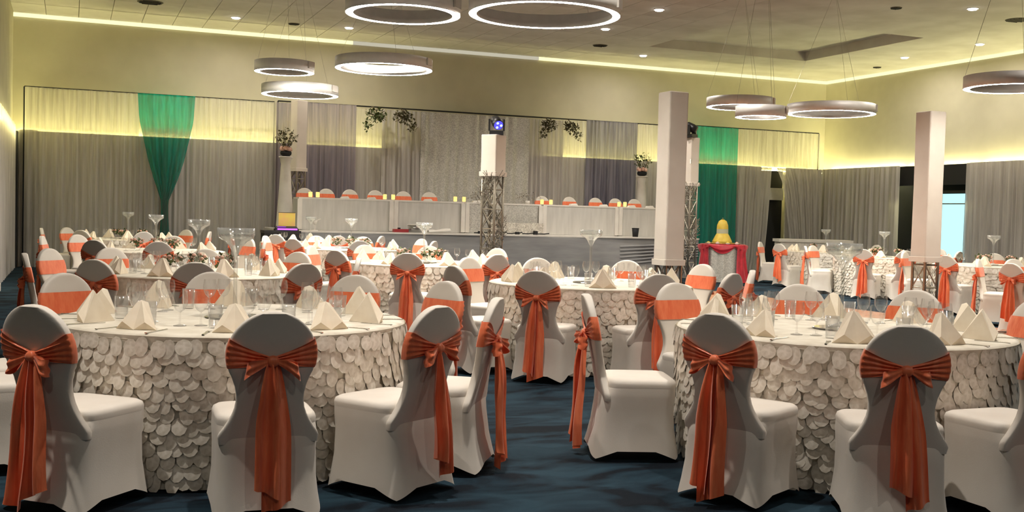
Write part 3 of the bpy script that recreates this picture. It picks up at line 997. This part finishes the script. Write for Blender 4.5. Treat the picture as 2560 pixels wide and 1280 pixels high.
# candles on the head table
for i, x in enumerate((4.81, 4.97, 6.47, 6.66, 8.12, 8.33, 10.27, 10.5, 12.3, 12.46)):
    t = thing('votive_candle', 'glowing amber votive glass on the head table, %s' % (ORD[i] if i < 9 else 'rightmost'), 'candle', (x, 23.75, HZ), 0, 'votive candles on the head table')
    MB().lathe([(.036, 0), (.046, .02), (.050, .13), (.046, .13), (.042, .03)], 14).build('cup', M['glass'], t, True)
    MB().lathe([(.034, .012), (.042, .03), (.044, .115), (.03, .12)], 14).build('glow', M['flame'], t, True)
# folded white napkins along the head table
for i, x in enumerate((5.55, 6.15, 7.45, 8.6, 11.05, 11.85, 12.6, 13.1)):
    tag(MB().loft([[(-.10, -.06, 0), (.10, -.06, 0), (.10, .06, 0), (-.10, .06, 0)], [(-.07, -.05, .04), (.06, -.05, .05), (.06, .05, .05), (-.07, .05, .04)]])
        .build('folded_napkin', M['white'], None, False, (x, 23.68, HZ)), 'low folded white napkin on the head table, %s' % ORD[i], 'napkin', 'napkins on the head table')
# small twigs of flowers on the head table centre
for x, l in ((8.75, 'left'), (9.9, 'right')):
    t = thing('twig_arrangement', 'dry twig arrangement on the head table just %s of the centre truss' % l, 'flowers', (x, 23.75, HZ))
    MB().lathe([(.05, 0), (.06, .05), (.05, .08)], 12).build('pot', M['white'], t, True)
    o = foliage(140, .34, .12, .11, random.Random(int(x * 10)), .045).build('foliage', M['twig'], t)
    o.location = (0, 0, .16)

# ------------------------------------------------------------------ things on the stage edge
t = thing('dj_booth', 'black equipment case left of the stage', 'case', (3.98, 22.56, 0))
MB().box(-.36, .36, -.22, .28, .02, .94).build('case_body', M['black'], t)
MB().box(-.37, .37, -.23, .29, .90, .955).build('case_lid', M['blackmetal'], t)
for s in (-1, 1):
    MB().box(s * .35 - .02, s * .35 + .02, -.235, -.215, .05, .88).build('corner_rail', M['blackmetal'], t)
t = thing('mixing_console', 'mixing console glowing purple on the black case', 'console', (4.08, 22.5, .955))
MB().loft([[(-.24, -.12, 0), (.24, -.12, 0), (.24, .12, 0), (-.24, .12, 0)], [(-.22, -.10, .05), (.22, -.10, .05), (.22, .12, .09), (-.22, .12, .09)]]).build('body', M['black'], t)
MB().box(-.20, .20, -.125, -.12, .015, .045).build('light_bar', M['purplelight'], t)
MB().box(-.18, -.02, -.08, .06, .075, .078).build('platter', M['purplelight'], t)
MB().bar((-.24, -.05, .05), (-.45, -.08, .06), .008).build('arm', M['alu'], t)
t = thing('poster_board', 'yellow board standing behind the purple console', 'board', (4.13, 22.74, .955))
MB().box(-.17, .17, -.01, .01, .01, .36).build('panel', M['poster'], t)
MB().box(-.175, .175, -.013, .013, .36, .372).build('top_edge', M['joint'], t)
MB().box(-.10, .10, -.05, .05, 0, .012).build('foot', M['black'], t)
t = thing('red_box', 'small dark red box on the stage before the head table', 'box', (6.66, 23.1, SZ + .006))
MB().box(-.16, .16, -.08, .08, 0, .07).build('body', M['crate'], t)
MB().box(-.06, -.01, -.03, .03, .07, .10).build('lid_knob', M['black'], t)
t = thing('plastic_tub', 'white plastic tub on the stage before the head table', 'tub', (7.0, 23.12, SZ + .006))
MB().lathe([(.15, 0), (.17, .17), (.165, .17), (.145, .01)], 24).build('tub', M['clearbox'], t, True)
MB().lathe([(.172, .165), (.180, .168), (.180, .182), (.160, .182)], 24).build('rim', M['white'], t, True)
t = thing('folded_cloth', 'crumpled white cloth lying on the stage front', 'cloth', (7.55, 23.15, SZ + .006))
MB().grid(lambda u, v: (.5 * (u - .5), .2 * (v - .5), .02 + .05 * abs(sin(u * 4 + v * 3)) * sin(pi * v) + .04 * u), 18, 8).build('cloth', M['white'], t, True)
t = thing('black_cup', 'black cup standing at the right end of the stage', 'cup', (12.42, 23.1, SZ + .006))
MB().lathe([(.065, 0), (.085, .20), (.078, .20), (.06, .01)], 20).build('cup', M['black'], t, True)
MB().lathe([(.085, .195), (.09, .2), (.088, .21), (.08, .21)], 20).build('rim', M['black'], t, True)
t = thing('desk_lamp', 'small white gooseneck lamp at the left end of the stage', 'lamp', (4.78, 23.05, SZ + .006))
MB().lathe([(.07, 0), (.06, .015)], 14).build('base', M['white'], t)
MB().bar((0, 0, .015), (0, 0, .20), .010).bar((0, 0, .20), (.12, 0, .25), .010).build('neck', M['white'], t)
MB().lathe([(.03, .13), (.05, .21)], 12, (0.0, 0, 0)).build('shade', M['white'], t, True)
t = thing('cable_run', 'dark cables lying before the middle head table', 'cable', (9.3, 23.2, SZ + .016))
mb = MB()
for k in range(14):
    mb.bar((-.9 + k * .13, .03 * sin(k * 1.7), .012), (-.9 + (k + 1) * .13, .03 * sin((k + 1) * 1.7), .012 + .015 * (k % 3)), .013, 5)
mb.build('cable', M['black'], t)
for k in range(4):
    MB().box(-.8 + k * .45, -.72 + k * .45, -.04, .04, -.009, .05 + .03 * (k % 2)).build('connector', M['black'], t)

# pedestals with arrangements at both ends of the head table
def pedestal(x, y, z0, h, label, flab, kind):
    t = thing('pedestal', label, 'pedestal', (x, y, z0))
    MB().lathe([(.20, 0), (.195, .05), (.14, h * .55), (.105, h * .9), (.13, h - .04), (.14, h)], 24).build('column', M['white'], t, True)
    MB().lathe([(.21, 0), (.21, .035), (.195, .05)], 24).build('base', M['white'], t, True)
    MB().lathe([(.15, h - .02), (.16, h), (.15, h + .01)], 24).build('cap', M['white'], t, True)
    f = thing('flower_arrangement', flab, 'flowers', (x, y, z0 + h + .01))
    MB().lathe([(.06, 0), (.12, .04), (.13, .09), (.11, .12)], 16).build('bowl', M['black'], f, True)
    rnd = random.Random(int(x * 7))
    o = MB()
    for k in range(7):
        a = k * .9
        o.lathe([(.004, -.05), (.05, -.03), (.058, 0), (.03, .05)], 8, (.09 * cos(a), .09 * sin(a), .16 + .02 * (k % 2)))
    o.build('blooms', M['blush'], f, True)
    o = foliage(150, .26, .2, .20, rnd, .075).build('foliage', M[kind], f)
    o.location = (0, 0, .42)
    s = MB()
    for k in range(7):
        a = k * .9
        s.bar((0, 0, .1), (.22 * cos(a), .15 * sin(a), .35 + .25 * rnd.random()), .007, 4)
    s.build('stems', M['stem'], f)
pedestal(4.44, 24.72, SZ + .006, 1.60, 'white pedestal at the left end of the stage', 'blush flowers with dry twigs on the left pedestal', 'leafdry')
pedestal(13.69, 25.2, SZ + .006, 1.52, 'white pedestal at the right end of the head table', 'blush flowers with green leaves on the right pedestal', 'leaf')

# greenery hung on the curtain rail
def greenery(x, z, label, m, seed, s=1.0):
    t = thing('hanging_greenery', label, 'greenery', (x, 25.40, z))
    t.location.z = 3.665
    rnd = random.Random(seed)
    foliage(170, .24 * s, .12, .15 * s, rnd, .085).build('foliage', M[m], t)
    o = foliage(60, .12 * s, .10, .14 * s, rnd, .08).build('trailing_foliage', M[m], t)
    o.location = (-.18 * s if seed % 2 else .2 * s, 0, -.22)
    mb = MB()
    for k in range(8):
        a = rnd.uniform(0, 6.3)
        mb.bar((0, 0.02, 0), (.25 * s * cos(a), .02, .18 * s * sin(a)), .008, 4)
    mb.bar((0, .0, .1), (0, .27, .22), .01, 4).bar((0, .27, .22), (0, .438, .235), .008, 4)
    mb.build('stems', M['stem'], t)
greenery(6.66, 3.66, 'green leafy bunch on the left of the curtain rail', 'leaf', 1, 1.05)
greenery(7.34, 3.62, 'dark trailing bunch of greenery right of the bright green one', 'leafdry', 2, 1.05)
greenery(11.13, 3.70, 'dry leafy bunch on the rail right of the blue spotlight', 'leafdry', 3, 1.0)
greenery(11.74, 3.68, 'leafy bunch on the rail beside the slate curtain', 'leafdry', 4, .9)

# ------------------------------------------------------------------ truss towers with sleeves
def tower(x, y, w, ztop, zbot, label, rz, garland=False, z0=0.0):
    t = thing('truss_tower', label, 'truss tower', (x, y, z0), rz)
    ztop, zbot = ztop - z0, zbot - z0
    h = w * .40
    for sx in (-1, 1):
        for sy in (-1, 1):
            MB().bar((sx * h, sy * h, .02), (sx * h, sy * h, ztop - .05), .022, 8).build('chord', M['truss'], t, True)
    mb = MB()
    k, step = 0, .34
    z = .12
    while z + step < ztop - .05:
        for a, b in (((-h, -h), (h, -h)), ((h, -h), (h, h)), ((h, h), (-h, h)), ((-h, h), (-h, -h))):
            mb.bar((a[0], a[1], z), (b[0], b[1], z + step), .010, 5)
            mb.bar((b[0], b[1], z), (a[0], a[1], z + step), .010, 5)
            mb.bar((a[0], a[1], z), (b[0], b[1], z), .010, 5)
        z += step
    mb.build('bracing', M['truss'], t)
    MB().box(-w * .6, w * .6, -w * .6, w * .6, 0, .02).build('base_plate', M['blackmetal'], t)
    q = w / 2
    def rr(s, z, f=0.0):
        r = []
        for cx_, cy_, a0 in ((1, 1, 0), (-1, 1, pi / 2), (-1, -1, pi), (1, -1, 3 * pi / 2)):
            for k in range(3):
                a = a0 + k * pi / 4
                r.append((cx_ * (s - .02) + .02 * cos(a), cy_ * (s - .02) + .02 * sin(a), z))
        return r
    MB().loft([rr(q + .012, zbot), rr(q + .014, zbot + .05), rr(q, zbot + .06), rr(q - .004, (zbot + ztop) / 2), rr(q, ztop - .01), rr(q - .01, ztop)], False, True).build('sleeve', M['tower'], t)
    MB().loft([rr(q + .018, zbot - .005), rr(q + .020, zbot + .07), rr(q + .016, zbot + .075)], False, False).build('sleeve_hem', M['tower'], t)
    if garland:
        rnd = random.Random(3)
        g = MB()
        for _ in range(520):
            zz = rnd.uniform(.2, zbot - .02)
            a = zz * 5 + rnd.uniform(-.9, .9)
            r = w * .5 + rnd.uniform(-.03, .08)
            p = Vector((r * cos(a), r * sin(a), zz))
            q2 = p + Vector((rnd.uniform(-.09, .09), rnd.uniform(-.09, .09), rnd.uniform(-.02, .14)))
            g.bar(p, q2, .006, 3)
        g.build('twig_garland', M['twig'], t)
    return t
RZ = 0.0
tower(4.83, 25.3, .28, 3.88, 2.27, 'slim truss tower with grey sleeve behind the left head table', .4, z0=SZ + .006)
tower(6.77, 17.82, .32, 2.76, 2.05, 'truss tower wrapped in silver twigs before the stage centre', .62, True)
tower(7.53, 13.04, .30, 3.09, .765, 'tall white sleeved tower at the near corner of the dance floor', .05)
tower(12.56, 20.9, .25, 3.18, 2.13, 'twig wrapped truss tower half hidden behind the tall white sleeve', .2, True)
tower(11.94, 13.03, .31, 3.09, .85, 'white sleeved truss tower on the right by the dark opening', .04)

def moving_head(x, y, z, label, lit, rz):
    t = thing('stage_spotlight', label, 'spotlight', (x, y, z), rz)
    MB().box(-.12, .12, -.10, .10, 0, .07).build('base', M['blackmetal'], t)
    for s in (-1, 1):
        MB().box(s * .125 - .015, s * .125 + .015, -.05, .05, .07, .27).build('yoke_arm', M['blackmetal'], t)
    hd = MB().lathe([(.05, -.14), (.085, -.10), (.095, .04), (.085, .13)], 16).build('head', M['blackmetal'], t, True)
    hd.location = (0, 0, .22)
    hd.rotation_euler = (radians(118), 0, .3)
    if lit:
        MB().lathe([(.08, .128), (.075, .14)], 16).build('lens', M['bluelight'], hd)
        for k in range(3):
            MB().lathe([(.022, .14), (.02, .145)], 10, (.045 * cos(k * 2.1), .045 * sin(k * 2.1), 0)).build('led', M['bluewhite'], hd)
    return t
moving_head(6.8, 17.78, 2.76, 'black stage spotlight with glowing blue lens on the centre tower', True, radians(-22))
moving_head(12.5, 20.85, 3.18, 'black stage spotlight above the far right tower', False, .5)

# ------------------------------------------------------------------ cake table
CT = (13.85, 21.55)
t = thing('cake_table', 'small round cake table with silver cloth and red swags', 'table', (CT[0], CT[1], 0))
MB().lathe([(.02, .855), (.50, .86), (.52, .85)], 36, cap1=False).build('table_top', M['red'], t, True)
MB().grid(lambda u, v: ((.50 + .06 * (1 - v) + .012 * sin(u * 2 * pi * 14)) * cos(2 * pi * u), (.50 + .06 * (1 - v) + .012 * sin(u * 2 * pi * 14)) * sin(2 * pi * u), .01 + .84 * v), 110, 5).build('cloth', M['sequin'], t, True)
for k in range(6):
    a0 = k * pi / 3 - 2.14 - pi / 6
    def sw(u, v, a0=a0):
        a = a0 + u * pi / 3
        dip = .05 + .15 * sin(pi * u)
        r = .535 + .03 * sin(pi * v) + .012 * sin(v * 14)
        return (r * cos(a), r * sin(a), .85 - dip * v)
    MB().grid(sw, 14, 6).build('swag', M['red'], t, True)
for k, a in enumerate((-2.14 - .80, -2.14 + .85, -2.14 + pi)):
    def tl(u, v, a=a):
        b = a + (u - .5) * (.42 + .25 * v)
        r = .555 + .10 * v * v + .02 * sin(u * 14)
        return (r * cos(b), r * sin(b), .85 - .84 * v)
    MB().grid(tl, 14, 8).build('swag_tail', M['red'], t, True)
t = thing('bell_cake', 'yellow bell shaped cake with pale band on the cake table', 'cake', (CT[0] - .02, CT[1], .89))
MB().lathe([(.23, 0), (.22, .04), (.16, .16), (.13, .21)], 28, cap1=False).build('lower_tier', M['yellow'], t, True)
MB().lathe([(.132, .21), (.13, .31)], 28, cap0=False, cap1=False).build('ribbon', M['paleblue'], t, True)
MB().lathe([(.13, .31), (.125, .40), (.09, .49), (.03, .53)], 28, cap0=False).build('upper_tier', M['yellow'], t, True)
MB().lathe([(.02, .52), (.024, .545), (.008, .57)], 10).build('finial', M['leaf'], t, True)
tag(MB().lathe([(.36, 0), (.40, .018), (.39, .028), (.02, .03)], 32).build('cake_tray', M['gold'], None, True, (CT[0], CT[1], .86)), 'gold tray under the yellow cake', 'tray')
for k, (a, lab) in enumerate(((-2.9, 'leftmost'), (-2.4, 'second from left'), (-1.9, 'third from left'), (-1.4, 'rightmost'))):
    u = thing('favour_dish', 'small dish of treats round the cake, ' + lab, 'dish', (CT[0] + .46 * cos(a), CT[1] + .46 * sin(a), .86))
    MB().lathe([(.03, 0), (.055, .03), (.05, .03)], 14).build('dish', M['white'], u, True)
    MB().lathe([(.045, .025), (.03, .05), (.01, .06)], 10).build('treats', M['blush' if k % 2 else 'yellow'], u, True)

# white draped counter behind the right tables
t = thing('buffet_counter', 'long white draped counter before the grey corner drapes', 'counter', (16.9, 22.3, 0), radians(-21.9))
MB().box(-.86, .86, -.3, .3, .03, .96).build('cloth_body', M['white'], t)
MB().box(-.90, .90, -.34, .34, .92, .99).build('counter_top', M['white'], t)
MB().grid(lambda u, v: (-.86 + 1.72 * u, -.31 + .012 * sin(u * 60) * (1 - v), .01 + .91 * v), 60, 3).build('front_cloth', M['white'], t, True)
# small draped side table at the left edge
t = thing('side_table', 'white draped side table cut off by the left picture edge', 'table', (-.95, 9.0, 0))
MB().box(-.42, .42, -.42, .42, .0, .70).build('cloth_body', M['white'], t)
MB().box(-.45, .45, -.45, .45, .68, .74).build('table_top', M['white'], t)
tag(place('napkin', NAP[1], None, (-.68, 8.75, .74), .4), 'cream napkin on the side table at the left edge', 'napkin', 'folded napkins')
